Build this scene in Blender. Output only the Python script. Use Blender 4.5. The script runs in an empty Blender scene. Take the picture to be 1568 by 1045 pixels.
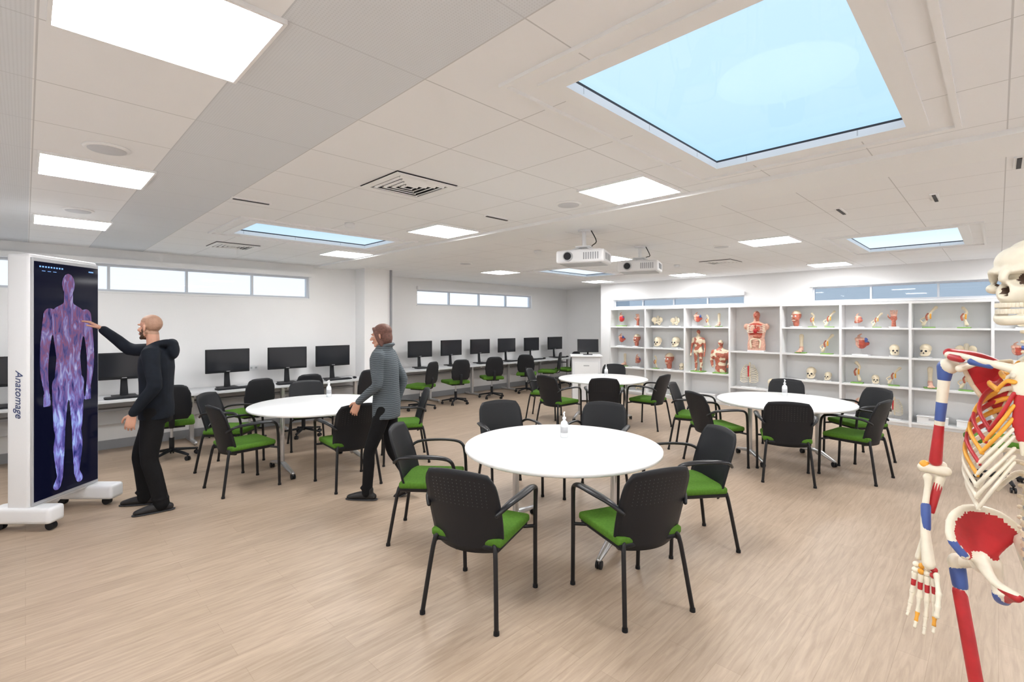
import bpy, bmesh, math, random
from mathutils import Vector as V, Matrix, noise
random.seed(4)
scene = bpy.context.scene
COL = scene.collection
rad = math.radians

# ------------------------------------------------------------------ materials
def mat(name, col, rough=0.5, metal=0.0, emit=None, es=0.0, var=0.0, vscale=8.0, spec=None, bump=0.0, bscale=200):
    m = bpy.data.materials.new(name); m.use_nodes = True
    nt = m.node_tree; p = nt.nodes['Principled BSDF']
    p.inputs['Base Color'].default_value = (*col, 1)
    p.inputs['Roughness'].default_value = rough
    p.inputs['Metallic'].default_value = metal
    if spec is not None: p.inputs['Specular IOR Level'].default_value = spec
    if emit:
        p.inputs['Emission Color'].default_value = (*emit, 1); p.inputs['Emission Strength'].default_value = es
    if var > 0:
        tc = nt.nodes.new('ShaderNodeTexCoord'); n = nt.nodes.new('ShaderNodeTexNoise')
        n.inputs['Scale'].default_value = vscale; n.inputs['Detail'].default_value = 4
        r = nt.nodes.new('ShaderNodeValToRGB')
        r.color_ramp.elements[0].position = .3; r.color_ramp.elements[1].position = .7
        r.color_ramp.elements[0].color = (*[c*(1-var) for c in col], 1)
        r.color_ramp.elements[1].color = (*[min(1, c*(1+var)) for c in col], 1)
        nt.links.new(tc.outputs['Object'], n.inputs['Vector']); nt.links.new(n.outputs['Fac'], r.inputs['Fac'])
        nt.links.new(r.outputs['Color'], p.inputs['Base Color'])
    if bump > 0:
        tc = nt.nodes.new('ShaderNodeTexCoord'); n = nt.nodes.new('ShaderNodeTexNoise')
        n.inputs['Scale'].default_value = bscale
        b = nt.nodes.new('ShaderNodeBump'); b.inputs['Strength'].default_value = bump; b.inputs['Distance'].default_value = .002
        nt.links.new(tc.outputs['Object'], n.inputs['Vector']); nt.links.new(n.outputs['Fac'], b.inputs['Height'])
        nt.links.new(b.outputs['Normal'], p.inputs['Normal'])
    return m

WALL = mat('wall_paint', (.90, .90, .905), .75, var=.01, vscale=2)
TRIMW = mat('white_trim', (.88, .885, .89), .45)
GREYTRIM = mat('grey_skirting', (.32, .33, .35), .55)
FRAME = mat('window_frame_white', (.62, .65, .70), .4)
SHELF = mat('shelf_laminate', (.80, .81, .82), .5)
TABLEW = mat('white_table_laminate', (.92, .92, .92), .3)
DESKM = mat('desk_laminate', (.62, .63, .65), .4)
ALU = mat('brushed_aluminium', (.62, .63, .65), .3, .9)
BLACK = mat('black_plastic', (.007, .008, .011), .5, spec=.35, bump=.25, bscale=300)
BLACKM = mat('black_metal', (.007, .007, .009), .35, spec=.4)
GREEN = mat('green_fabric', (.080, .19, .022), .9, spec=.2, var=.12, vscale=60, bump=.4, bscale=500)
DARK = mat('dark_gap', (.03, .03, .035), .6)
DOT = mat('back_perforation', (.045, .048, .055), .6)
SCREEN = mat('monitor_glass', (.02, .022, .027), .12)
WHITEP = mat('white_plastic', (.82, .83, .85), .35)
GREYP = mat('grey_plastic', (.45, .46, .48), .4)
BONE = mat('bone_resin', (.80, .70, .52), .45, var=.08, vscale=25)
BONEW = mat('bone_white', (.82, .76, .62), .4, var=.07, vscale=25)
RED = mat('painted_red', (.48, .022, .028), .4, var=.15, vscale=20)
BLUE = mat('painted_blue', (.06, .11, .34), .4)
YEL = mat('painted_yellow', (.82, .38, .04), .45, var=.12, vscale=20)
ORG = mat('organ_red', (.46, .08, .05), .4, var=.3, vscale=30)
MUSC = mat('muscle_red', (.46, .14, .09), .45, var=.35, vscale=40)
PINK = mat('organ_pink', (.72, .42, .32), .45, var=.2, vscale=30)
BASEG = mat('model_base_green', (.22, .42, .10), .5)
SKIN = mat('skin', (.56, .30, .21), .5, var=.06, vscale=20)
SKINH = mat('skin_shaven_scalp', (.38, .22, .15), .6, var=.1, vscale=120)
BEARD = mat('beard_hair', (.08, .04, .022), .85, var=.3, vscale=200)
LIP = mat('lip', (.5, .2, .16), .5)
EYE = mat('eye_white', (.8, .8, .8), .2)
HOOD = mat('navy_hoodie', (.006, .009, .015), .85, spec=.25, var=.2, vscale=15)
TROU = mat('black_trousers', (.005, .005, .006), .85, spec=.25, var=.2, vscale=15)
SHOE = mat('black_shoes', (.010, .009, .010), .6)
HAIR = mat('brown_hair', (.13, .055, .04), .6, var=.3, vscale=60)
GLOW = mat('led_panel', (1, 1, 1), .5, emit=(1, .997, .992), es=32.0)
BOTTLE = mat('clear_gel_bottle', (.82, .86, .88), .15)
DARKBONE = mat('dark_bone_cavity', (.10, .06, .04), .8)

def striped():
    m = mat('striped_sweater', (.2, .22, .24), .9); nt = m.node_tree; p = nt.nodes['Principled BSDF']
    tc = nt.nodes.new('ShaderNodeTexCoord'); w = nt.nodes.new('ShaderNodeTexWave')
    w.bands_direction = 'Z'; w.inputs['Scale'].default_value = 17; w.inputs['Distortion'].default_value = 2.5; w.inputs['Detail'].default_value = 3
    r = nt.nodes.new('ShaderNodeValToRGB'); r.color_ramp.elements[0].color = (.045, .055, .068, 1); r.color_ramp.elements[1].color = (.125, .15, .165, 1)
    nt.links.new(tc.outputs['Object'], w.inputs['Vector']); nt.links.new(w.outputs['Fac'], r.inputs['Fac']); nt.links.new(r.outputs['Color'], p.inputs['Base Color'])
    return m
STRIPE = striped()

def anatomy_mat():
    m = bpy.data.materials.new('display_anatomy_image'); m.use_nodes = True; nt = m.node_tree; nt.nodes.clear(); N = nt.nodes.new; L = nt.links
    tc = N('ShaderNodeTexCoord'); n = N('ShaderNodeTexNoise'); n.inputs['Scale'].default_value = 13; n.inputs['Detail'].default_value = 6
    n.inputs['Distortion'].default_value = .7; n.inputs['Roughness'].default_value = .55
    mp = N('ShaderNodeMapping'); mp.inputs['Scale'].default_value = (1.7, 1, .5)
    L.new(tc.outputs['Object'], mp.inputs['Vector']); L.new(mp.outputs['Vector'], n.inputs['Vector'])
    def ramp(els):
        r = N('ShaderNodeValToRGB'); cr = r.color_ramp; cr.elements[0].position = els[0][0]; cr.elements[0].color = (*els[0][1], 1)
        cr.elements[1].position = els[-1][0]; cr.elements[1].color = (*els[-1][1], 1)
        for q, c in els[1:-1]: e = cr.elements.new(q); e.color = (*c, 1)
        L.new(n.outputs['Fac'], r.inputs['Fac']); return r
    up = ramp([(.30, (.02, .02, .08)), (.42, (.11, .09, .24)), (.50, (.22, .09, .17)), (.56, (.17, .14, .34)), (.63, (.32, .27, .46)), (.75, (.52, .50, .72))])
    dn = ramp([(.30, (.012, .018, .11)), (.43, (.08, .075, .28)), (.50, (.16, .12, .38)), (.57, (.22, .23, .60)), (.65, (.32, .44, .80)), (.78, (.60, .64, .88))])
    s = N('ShaderNodeSeparateXYZ'); L.new(tc.outputs['Object'], s.inputs[0]); mr = N('ShaderNodeMapRange'); mr.inputs[1].default_value = .8; mr.inputs[2].default_value = 1.4; L.new(s.outputs['Z'], mr.inputs[0])
    mx = N('ShaderNodeMix'); mx.data_type = 'RGBA'; L.new(mr.outputs[0], mx.inputs[0]); L.new(dn.outputs['Color'], mx.inputs[6]); L.new(up.outputs['Color'], mx.inputs[7])
    em = N('ShaderNodeEmission'); em.inputs['Strength'].default_value = 1.0
    o = N('ShaderNodeOutputMaterial'); L.new(mx.outputs[2], em.inputs['Color']); L.new(em.outputs['Emission'], o.inputs['Surface'])
    return m
ANAT = anatomy_mat()
DISP = mat('display_black', (.002, .002, .005), .08, spec=.12, emit=(.008, .01, .04), es=.3)
ICON = mat('display_icons', (.1, .2, .5), .4, emit=(.2, .45, .9), es=.8)
INK = mat('navy_print', (.03, .05, .15), .5)

def glass_mat(name, tint):
    m = bpy.data.materials.new(name); m.use_nodes = True; nt = m.node_tree; nt.nodes.clear()
    t = nt.nodes.new('ShaderNodeBsdfTransparent'); t.inputs['Color'].default_value = (*tint, 1)
    g = nt.nodes.new('ShaderNodeBsdfGlossy'); g.inputs['Roughness'].default_value = .02
    x = nt.nodes.new('ShaderNodeMixShader'); x.inputs[0].default_value = .03; o = nt.nodes.new('ShaderNodeOutputMaterial')
    nt.links.new(t.outputs[0], x.inputs[1]); nt.links.new(g.outputs[0], x.inputs[2]); nt.links.new(x.outputs[0], o.inputs['Surface'])
    return m
GLASS = glass_mat('window_glass', (.96, .98, 1.0)); GLASSB = glass_mat('tinted_window_glass', (.62, .68, .74))

def floor_mat():
    m = bpy.data.materials.new('oak_vinyl_plank'); m.use_nodes = True; nt = m.node_tree; L = nt.links; N = nt.nodes.new
    p = nt.nodes['Principled BSDF']; p.inputs['Roughness'].default_value = .42
    tc = N('ShaderNodeTexCoord')
    br = N('ShaderNodeTexBrick'); br.offset = .37; br.inputs['Scale'].default_value = 1
    br.inputs['Brick Width'].default_value = 1.22; br.inputs['Row Height'].default_value = .125
    br.inputs['Mortar Size'].default_value = .0008; br.inputs['Bias'].default_value = 0
    br.inputs['Color1'].default_value = (.405, .312, .232, 1); br.inputs['Color2'].default_value = (.455, .355, .268, 1)
    br.inputs['Mortar'].default_value = (.30, .22, .155, 1)
    L.new(tc.outputs['Object'], br.inputs['Vector'])
    mp = N('ShaderNodeMapping'); mp.inputs['Scale'].default_value = (2.2, 26, 1); L.new(tc.outputs['Object'], mp.inputs['Vector'])
    n = N('ShaderNodeTexNoise'); n.inputs['Scale'].default_value = 1.6; n.inputs['Detail'].default_value = 7; n.inputs['Roughness'].default_value = .62; n.inputs['Distortion'].default_value = .6
    L.new(mp.outputs['Vector'], n.inputs['Vector'])
    r = N('ShaderNodeValToRGB'); r.color_ramp.elements[0].position = .32; r.color_ramp.elements[0].color = (.82, .79, .76, 1)
    r.color_ramp.elements[1].position = .66; r.color_ramp.elements[1].color = (1.08, 1.08, 1.08, 1); L.new(n.outputs['Fac'], r.inputs['Fac'])
    mx = N('ShaderNodeMix'); mx.data_type = 'RGBA'; mx.blend_type = 'MULTIPLY'; mx.inputs[0].default_value = 1
    L.new(br.outputs['Color'], mx.inputs[6]); L.new(r.outputs['Color'], mx.inputs[7]); L.new(mx.outputs[2], p.inputs['Base Color'])
    return m

def ceil_mat(name, base, line, lw=.006, perf=False):
    m = bpy.data.materials.new(name); m.use_nodes = True; nt = m.node_tree; L = nt.links; N = nt.nodes.new
    p = nt.nodes['Principled BSDF']; p.inputs['Roughness'].default_value = .8
    g = N('ShaderNodeNewGeometry'); s = N('ShaderNodeSeparateXYZ'); L.new(g.outputs['Position'], s.inputs[0])
    outs = []
    for ax, off in (('X', .59), ('Y', 1.66)):
        a = N('ShaderNodeMath'); a.operation = 'SUBTRACT'; a.inputs[1].default_value = off - 56.5; L.new(s.outputs[ax], a.inputs[0])
        b = N('ShaderNodeMath'); b.operation = 'MODULO'; b.inputs[1].default_value = .565; L.new(a.outputs[0], b.inputs[0])
        c = N('ShaderNodeMath'); c.operation = 'LESS_THAN'; c.inputs[1].default_value = lw; L.new(b.outputs[0], c.inputs[0]); outs.append(c)
    mxx = N('ShaderNodeMath'); mxx.operation = 'MAXIMUM'; L.new(outs[0].outputs[0], mxx.inputs[0]); L.new(outs[1].outputs[0], mxx.inputs[1])
    mx = N('ShaderNodeMix'); mx.data_type = 'RGBA'; mx.inputs[6].default_value = (*base, 1); mx.inputs[7].default_value = (*line, 1)
    L.new(mxx.outputs[0], mx.inputs[0]); L.new(mx.outputs[2], p.inputs['Base Color'])
    if perf:
        v = N('ShaderNodeTexVoronoi'); v.inputs['Scale'].default_value = 90; v.inputs['Randomness'].default_value = 0
        L.new(g.outputs['Position'], v.inputs['Vector'])
        lt = N('ShaderNodeMath'); lt.operation = 'LESS_THAN'; lt.inputs[1].default_value = .25; L.new(v.outputs['Distance'], lt.inputs[0])
        m2 = N('ShaderNodeMix'); m2.data_type = 'RGBA'; L.new(lt.outputs[0], m2.inputs[0]); L.new(mx.outputs[2], m2.inputs[6]); m2.inputs[7].default_value = (*[c*.9 for c in base], 1)
        L.new(m2.outputs[2], p.inputs['Base Color'])
    return m
CEIL = ceil_mat('ceiling_tiles', (.88, .885, .90), (.60, .60, .61))
CEILG = ceil_mat('perforated_metal_ceiling', (.72, .745, .78), (.60, .62, .65), perf=True)

# ------------------------------------------------------------------ mesh builder
def catmull(pts, n):
    out = []
    P = [pts[0]] + list(pts) + [pts[-1]]
    for i in range(1, len(P)-2):
        for k in range(n):
            t = k/n; a, b, c, d = P[i-1], P[i], P[i+1], P[i+2]
            out.append(.5*((2*b)+(c-a)*t+(2*a-5*b+4*c-d)*t*t+(3*b-a-3*c+d)*t**3))
    out.append(P[-2]); return out

class B:
    def __init__(s): s.v = []; s.f = []; s.m = []; s.s = []; s.mats = []; s.X = Matrix()
    def mi(s, m):
        if m not in s.mats: s.mats.append(m)
        return s.mats.index(m)
    def add(s, vs, fs, m, smooth=True):
        o = len(s.v); s.v += [s.X @ V(v) for v in vs]; k = s.mi(m) if m else 0
        for f in fs: s.f.append([i+o for i in f]); s.m.append(k); s.s.append(smooth)
    def box(s, c, sz, m, rz=0, bev=0, R=None):
        x, y, z = sz[0]/2, sz[1]/2, sz[2]/2
        R = R or Matrix.Rotation(rz, 3, 'Z'); c = V(c)
        if bev > 0:
            bm = bmesh.new(); bmesh.ops.create_cube(bm, size=1)
            for v in bm.verts: v.co = V((v.co.x*sz[0], v.co.y*sz[1], v.co.z*sz[2]))
            bmesh.ops.bevel(bm, geom=bm.edges[:], offset=bev, segments=3, profile=.6, affect='EDGES')
            bm.verts.index_update()
            s.add([c+R@v.co for v in bm.verts], [[v.index for v in f.verts] for f in bm.faces], m, True); bm.free(); return
        vs = [c+R@V((a*x, b*y, d*z)) for d in (-1, 1) for a, b in ((-1, -1), (1, -1), (1, 1), (-1, 1))]
        s.add(vs, [(3, 2, 1, 0), (4, 5, 6, 7), (0, 1, 5, 4), (1, 2, 6, 5), (2, 3, 7, 6), (3, 0, 4, 7)], m, False)
    def mm(s, x0, x1, y0, y1, z0, z1, m, bev=0):
        s.box(((x0+x1)/2, (y0+y1)/2, (z0+z1)/2), (abs(x1-x0), abs(y1-y0), abs(z1-z0)), m, 0, bev)
    def tube(s, pts, r, m, seg=10, n=0, ref=None, rnd=True):
        pts = [V(p) for p in pts]
        if not isinstance(r, (list, tuple)): r = [r]*len(pts)
        r = [(q, q) if not isinstance(q, (list, tuple)) else q for q in r]
        if n:
            rv = catmull([V((q[0], q[1], 0)) for q in r], n); r = [(max(q.x, 1e-4), max(q.y, 1e-4)) for q in rv]; pts = catmull(pts, n)
        T = []
        for i in range(len(pts)):
            a = pts[max(0, i-1)]; b = pts[min(len(pts)-1, i+1)]; t = b-a
            T.append(t.normalized() if t.length > 1e-9 else V((0, 0, 1)))
        if ref is None: ref = V((1, 0, 0)) if abs(T[0].x) < .8 else V((0, 1, 0))
        n1 = (V(ref)-T[0]*V(ref).dot(T[0])).normalized()
        if rnd:
            e0 = max(r[0]); e1 = max(r[-1])
            A = [(pts[0]-T[0]*e0*k, (r[0][0]*q, r[0][1]*q), T[0]) for k, q in ((.95, .3), (.75, .66), (.4, .92))]
            Z = [(pts[-1]+T[-1]*e1*k, (r[-1][0]*q, r[-1][1]*q), T[-1]) for k, q in ((.4, .92), (.75, .66), (.95, .3))]
        else: A = []; Z = []
        S = A+list(zip(pts, r, T))+Z
        vs = []; fs = []
        for i, (p, q, t) in enumerate(S):
            n1 = (n1-t*n1.dot(t)).normalized(); n2 = t.cross(n1)
            for k in range(seg):
                a = 2*math.pi*k/seg; vs.append(p+n1*math.cos(a)*q[0]+n2*math.sin(a)*q[1])
            if i:
                o = (i-1)*seg
                for k in range(seg): fs.append((o+k, o+(k+1) % seg, o+seg+(k+1) % seg, o+seg+k))
        fs.append(tuple(reversed(range(seg)))); fs.append(tuple(range(len(vs)-seg, len(vs))))
        s.add(vs, fs, m)
    def ell(s, c, r, m, R=None, seg=16, rings=10):
        c = V(c)
        if not isinstance(r, (list, tuple)): r = (r, r, r)
        R = R or Matrix.Identity(3); vs = [c+R@V((0, 0, -r[2]))]; fs = []
        for i in range(1, rings):
            a = -math.pi/2+math.pi*i/rings
            for k in range(seg):
                b = 2*math.pi*k/seg; vs.append(c+R@V((r[0]*math.cos(a)*math.cos(b), r[1]*math.cos(a)*math.sin(b), r[2]*math.sin(a))))
        vs.append(c+R@V((0, 0, r[2]))); T = len(vs)-1
        for k in range(seg): fs.append((0, 1+(k+1) % seg, 1+k)); fs.append((T, 1+(rings-2)*seg+k, 1+(rings-2)*seg+(k+1) % seg))
        for i in range(rings-2):
            for k in range(seg):
                o = 1+i*seg; fs.append((o+k, o+(k+1) % seg, o+seg+(k+1) % seg, o+seg+k))
        s.add(vs, fs, m)
    def cyl(s, p1, p2, r1, r2, m, seg=20):
        p1 = V(p1); p2 = V(p2); t = (p2-p1).normalized(); a = V((1, 0, 0)) if abs(t.x) < .8 else V((0, 1, 0))
        n1 = (a-t*a.dot(t)).normalized(); n2 = t.cross(n1); vs = []
        for p, r in ((p1, r1), (p2, r2)):
            for k in range(seg):
                q = 2*math.pi*k/seg; vs.append(p+(n1*math.cos(q)+n2*math.sin(q))*r)
        s.add(vs, [(k, (k+1) % seg, seg+(k+1) % seg, seg+k) for k in range(seg)], m)
        s.add(vs[:seg], [tuple(reversed(range(seg)))], m, False); s.add(vs[seg:], [tuple(range(seg))], m, False)
    def lathe(s, c, prof, m, seg=24):
        vs = []; fs = []; c = V(c)
        for r, z in prof:
            for k in range(seg):
                a = 2*math.pi*k/seg; vs.append(c+V((r*math.cos(a), r*math.sin(a), z)))
        for i in range(len(prof)-1):
            for k in range(seg): o = i*seg; fs.append((o+k, o+(k+1) % seg, o+seg+(k+1) % seg, o+seg+k))
        fs.append(tuple(reversed(range(seg)))); fs.append(tuple(range(len(vs)-seg, len(vs))))
        s.add(vs, fs, m)
    def rings(s, R, m, seg=24):   # (x,y,z,rx,ry)
        vs = []; fs = []
        for i, (x, y, z, a, b) in enumerate(R):
            for k in range(seg):
                q = 2*math.pi*k/seg; c, d = math.cos(q), math.sin(q)
                vs.append(V((x+a*math.copysign(abs(c)**.85, c), y+b*math.copysign(abs(d)**.85, d), z)))
            if i:
                o = (i-1)*seg
                for k in range(seg): fs.append((o+k, o+(k+1) % seg, o+seg+(k+1) % seg, o+seg+k))
        fs.append(tuple(reversed(range(seg)))); fs.append(tuple(range(len(vs)-seg, len(vs)))); s.add(vs, fs, m)
    def mesh(s, name):
        me = bpy.data.meshes.new(name); me.from_pydata([tuple(v) for v in s.v], [], s.f)
        for m in s.mats: me.materials.append(m)
        me.polygons.foreach_set('material_index', s.m); me.polygons.foreach_set('use_smooth', s.s); me.update(); return me
    def obj(s, name, loc=(0, 0, 0), rz=0, parent=None, me=None):
        o = bpy.data.objects.new(name, me or s.mesh(name)); o.location = loc; o.rotation_euler = (0, 0, rz); COL.objects.link(o)
        if parent: o.parent = parent
        return o
    def remesh_into(s, src, voxel, fn, it=3, post=None):
        """union everything in builder src into one continuous surface, append here; fn(co)->material"""
        o = bpy.data.objects.new('tmp', src.mesh('tmp')); COL.objects.link(o)
        a = o.modifiers.new('r', 'REMESH'); a.mode = 'VOXEL'; a.voxel_size = voxel
        b = o.modifiers.new('s', 'SMOOTH'); b.factor = .5; b.iterations = it
        dg = bpy.context.evaluated_depsgraph_get(); me = bpy.data.meshes.new_from_object(o.evaluated_get(dg))
        cos = [v.co.copy() for v in me.vertices]
        if post: cos = [post(c) for c in cos]
        g = {}
        for p in me.polygons:
            c = V((0, 0, 0))
            for i in p.vertices: c += cos[i]
            c /= len(p.vertices)
            g.setdefault(fn(c) if callable(fn) else fn, []).append(tuple(p.vertices))
        off = len(s.v); s.v += [s.X @ c for c in cos]
        for m, fs in g.items():
            k = s.mi(m)
            for f in fs: s.f.append([i+off for i in f]); s.m.append(k); s.s.append(True)
        bpy.data.objects.remove(o); bpy.data.meshes.remove(me)

def inst(name, me, loc, rz):
    o = bpy.data.objects.new(name, me); o.location = (loc[0], loc[1], loc[2] if len(loc) > 2 else 0); o.rotation_euler = (0, 0, rz); COL.objects.link(o); return o

H = 2.7
X0, Y0 = -1.2, -1.5
XW, Y1, Y2, XR, YS = 10.55, 8.5, 9.2, 11.54, 7.29
PX0, PX1 = 4.36, 4.92
# ------------------------------------------------------------------ room shell
b = B(); b.mm(X0-.1, XR+.15, Y0-.1, Y2+.15, -.1, 0, floor_mat()); b.obj('floor')

SKY = [(1.6, 3.14, .33, 1.28), (1.62, 3.19, 5.2, 5.96), (6.95, 8.5, 5.5, 6.25), (6.83, 8.34, .3, 1.27)]
xs = sorted(set([X0-.1, .02, .59, 1.155, XR+.15] + [v for q in SKY for v in q[:2]]))
ys = sorted(set([Y0-.1, Y2+.15] + [v for q in SKY for v in q[2:]]))
b = B()
for i in range(len(xs)-1):
    for j in range(len(ys)-1):
        cx, cy = (xs[i]+xs[i+1])/2, (ys[j]+ys[j+1])/2
        if any(q[0] < cx < q[1] and q[2] < cy < q[3] for q in SKY): continue
        m = CEILG if (cx < .02 or .59 < cx < 1.155) else CEIL
        b.mm(xs[i], xs[i+1], ys[j], ys[j+1], H, H+.03, m)
b.obj('ceiling')

def wall(name, ax, p0, p1, a0, a1, ops=()):
    b = B(); cuts = sorted(ops); cur = a0
    def put(u0, u1, z0, z1):
        if u1-u0 < 1e-4: return
        if ax == 'x': b.mm(u0, u1, p0, p1, z0, z1, WALL)
        else: b.mm(p0, p1, u0, u1, z0, z1, WALL)
    for (o0, o1, z0, z1) in cuts:
        put(cur, o0, 0, H); put(o0, o1, 0, z0); put(o0, o1, z1, H); cur = o1
    put(cur, a1, 0, H); return b.obj(name)
wall('wall_left', 'x', Y1, Y1+.2, X0-.1, PX0, [(-1.0, 3.5, 2.13, 2.5)])
wall('wall_left_recess', 'x', Y2, Y2+.15, PX1, XR+.15, [(6.2, 9.97, 2.11, 2.45)])
b = B(); b.mm(PX0, PX1, 8.15, Y2+.15, 0, H, WALL); b.obj('wall_pilaster')
wall('wall_return', 'y', XR, XR+.15, YS, Y2)
b = B(); b.mm(XW, XR+.15, YS-.15, YS, 0, H, WALL); b.obj('wall_step')
wall('wall_right', 'y', XW, XW+.15, Y0-.1, YS-.15, [(-1.1, 2.5, 2.10, 2.38), (3.73, 6.9, 2.09, 2.28)])
wall('wall_back', 'x', Y0-.1, Y0, X0, XW)
wall('wall_near', 'y', X0-.1, X0, Y0, Y1)

def window(name, ax, p, a0, a1, z0, z1, inward, pitch, gl=GLASS):
    b = B(); t = .03
    def bx(u0, u1, zz0, zz1, d0, d1, m):
        q0, q1 = p-inward*d0, p-inward*d1
        if ax == 'x': b.mm(u0, u1, min(q0, q1), max(q0, q1), zz0, zz1, m)
        else: b.mm(min(q0, q1), max(q0, q1), u0, u1, zz0, zz1, m)
    bx(a0, a1, z0, z0+t, .05, .11, FRAME); bx(a0, a1, z1-t, z1, .05, .11, FRAME)
    n = max(1, round((a1-a0)/pitch))
    for i in range(n+1):
        u = a0+(a1-a0)*i/n; u = min(max(u, a0+t/2), a1-t/2); bx(u-t/2, u+t/2, z0+t, z1-t, .05, .11, FRAME)
    bx(a0+.01, a1-.01, z0+.01, z1-.01, .078, .084, gl)
    bx(a0-.02, a1+.02, z0-.02, z0-.001, -.015, .05, TRIMW)
    bx(a0-.02, a1+.02, z1, z1+.07, -.07, -.001, TRIMW)
    b.obj(name)
window('window_1', 'x', Y1, -1.0, 3.5, 2.13, 2.5, -1, .86)
window('window_2', 'x', Y2, 6.2, 9.97, 2.11, 2.45, -1, .86)
window('window_3', 'y', XW, 3.73, 6.9, 2.09, 2.28, -1, .8, GLASSB)
window('window_4', 'y', XW, -1.1, 2.5, 2.10, 2.38, -1, .8, GLASSB)

for nm, a in (('baseboard_left', (X0, PX0, Y1-.02, Y1, 0, .12)), ('baseboard_left_recess', (PX1, XR, Y2-.02, Y2, 0, .12)),
              ('baseboard_return', (XR-.02, XR, YS, Y2-.02, 0, .12)), ('baseboard_back', (X0, XW, Y0, Y0+.02, 0, .12)),
              ('baseboard_right', (XW-.02, XW, 6.85, YS, 0, .12)), ('baseboard_pilaster', (PX0-.02, PX1+.02, 8.13, 8.15, 0, .12))):
    b = B(); b.mm(*a, GREYTRIM); b.obj(nm)
b = B(); b.mm(PX1-.045, PX1-.012, 8.115, 8.15, 1.3, H, GREYTRIM); b.obj('trim_1')
b = B(); b.mm(3.58, 4.05, Y0, Y2, H-.03, H, TRIMW); b.obj('trim_2')

# skylights
for q in SKY:
    b = B(); x0, x1, y0, y1 = q
    for (a, c, z) in ((.20, .175, .016), (.085, .0, .010)):
        b.mm(x0-a, x1+a, y0-a, y0-c, H-z, H, TRIMW); b.mm(x0-a, x1+a, y1+c, y1+a, H-z, H, TRIMW)
        b.mm(x0-a, x0-c, y0-c, y1+c, H-z, H, TRIMW); b.mm(x1+c, x1+a, y0-c, y1+c, H-z, H, TRIMW)
    t = .02; z0, z1 = H+.03, H+.042
    b.mm(x0-t, x0, y0-t, y1+t, z0, z1, DARK); b.mm(x1, x1+t, y0-t, y1+t, z0, z1, DARK); b.mm(x0, x1, y0-t, y0, z0, z1, DARK); b.mm(x0, x1, y1, y1+t, z0, z1, DARK)
    b.mm(x0-.01, x1+.01, y0-.01, y1+.01, H+.043, H+.049, GLASS)
    b.obj('skylight_window')

# ceiling light panels
PAN = [(.06, 1.67), (.06, 3.93), (.06, 6.2), (2.94, 1.69), (2.93, 3.98), (3.0, 6.38), (6.3, 6.62), (9.4, 6.5), (6.11, 1.69), (9.35, 1.75), (9.35, 4.25), (6.11, 4.0),
       (.06, -.6), (2.94, -.9), (6.11, -.9), (9.35, -.9)]
for x, y in PAN:
    s = .54; b = B(); t = .012
    b.mm(x, x+s, y, y+s, H-.012, H-.004, GLOW)
    for a in ((x-t, x+s+t, y-t, y), (x-t, x+s+t, y+s, y+s+t), (x-t, x, y, y+s), (x+s, x+s+t, y, y+s)): b.mm(*a, H-.016, H, TRIMW)
    b.obj('ceiling_light_panel')

def diffuser(x, y, s):
    b = B(); b.mm(-s/2, s/2, -s/2, s/2, -.004, 0, DARK)
    k = s/2
    for i, a in enumerate((k, k*.74, k*.56, k*.38, k*.20)):
        w = .05 if i == 0 else .020
        for sg in (-1, 1):
            b.box((0, sg*(a-w/2), -.012), (2*a, w, .006), TRIMW, R=Matrix.Rotation(sg*(0 if i == 0 else .5), 3, 'X'))
            b.box((sg*(a-w/2), 0, -.012), (w, 2*a-2*w, .006), TRIMW, R=Matrix.Rotation(-sg*(0 if i == 0 else .5), 3, 'Y'))
    b.obj('ceiling_air_diffuser', (x, y, H))
for x, y, s in ((1.97, 3.03, .5), (1.9, 7.0, .5), (8.0, 3.2, .5)): diffuser(x, y, s)
def disc(name, x, y, r, h, m=TRIMW, m2=GREYP):
    b = B(); b.lathe((0, 0, 0), [(r, 0), (r, -h*.5), (r*.92, -h), (r*.85, -h)], m); b.lathe((0, 0, -h+.001), [(r*.82, 0), (r*.8, -.004), (.01, -.006)], m2); b.obj(name, (x, y, H))
SPK = mat('speaker_grille', (.62, .63, .66), .6)
for x, y in ((.33, 3.6), (3.22, 2.55), (.33, 5.75), (6.4, 2.55), (5.2, 6.3)): disc('ceiling_speaker', x, y, .11, .012, TRIMW, SPK)
for x, y in ((2.3, 4.6), (5.0, 4.5), (7.9, 3.9)): disc('smoke_detector', x, y, .05, .04, WHITEP, WHITEP)
for x, y, a in ((5.13, .99, 0), (5.1, .355, 0), (4.35, -.09, 0), (3.15, 3.35, 0), (1.3, 4.3, 0)):
    b = B(); b.box((0, 0, -.005), (.30, .05, .01), TRIMW); b.box((0, 0, -.012), (.27, .022, .006), DARK); b.obj('slot_air_vent', (x, y, H), rad(a))

# ------------------------------------------------------------------ shelving wall
SX = 10.2; ST = 2.055
b = B(); ye = [6.78-.96*k for k in range(9)]
b.mm(XW-.025, XW-.005, ye[-1], ye[0], .0, ST, SHELF)
for y in ye: b.mm(SX, XW-.025, y-.018, y+.018, 0, ST, SHELF)
ROW = (.08, .64, 1.13, 1.62)
for k in range(8):
    y0, y1 = ye[k+1]+.018, ye[k]-.018
    rows = list(ROW)
    if k == 2: rows = [.08, .64, 1.62]
    if k == 3: rows = [.08, .40, 1.13]
    for z in rows: b.mm(SX+.004, XW-.025, y0, y1, z-.028, z, SHELF)
    b.mm(SX+.004, XW-.025, y0, y1, ST-.035, ST, SHELF); b.mm(SX+.03, SX+.05, y0, y1, 0, .052, SHELF)
b.obj('display_shelving_unit')

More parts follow.
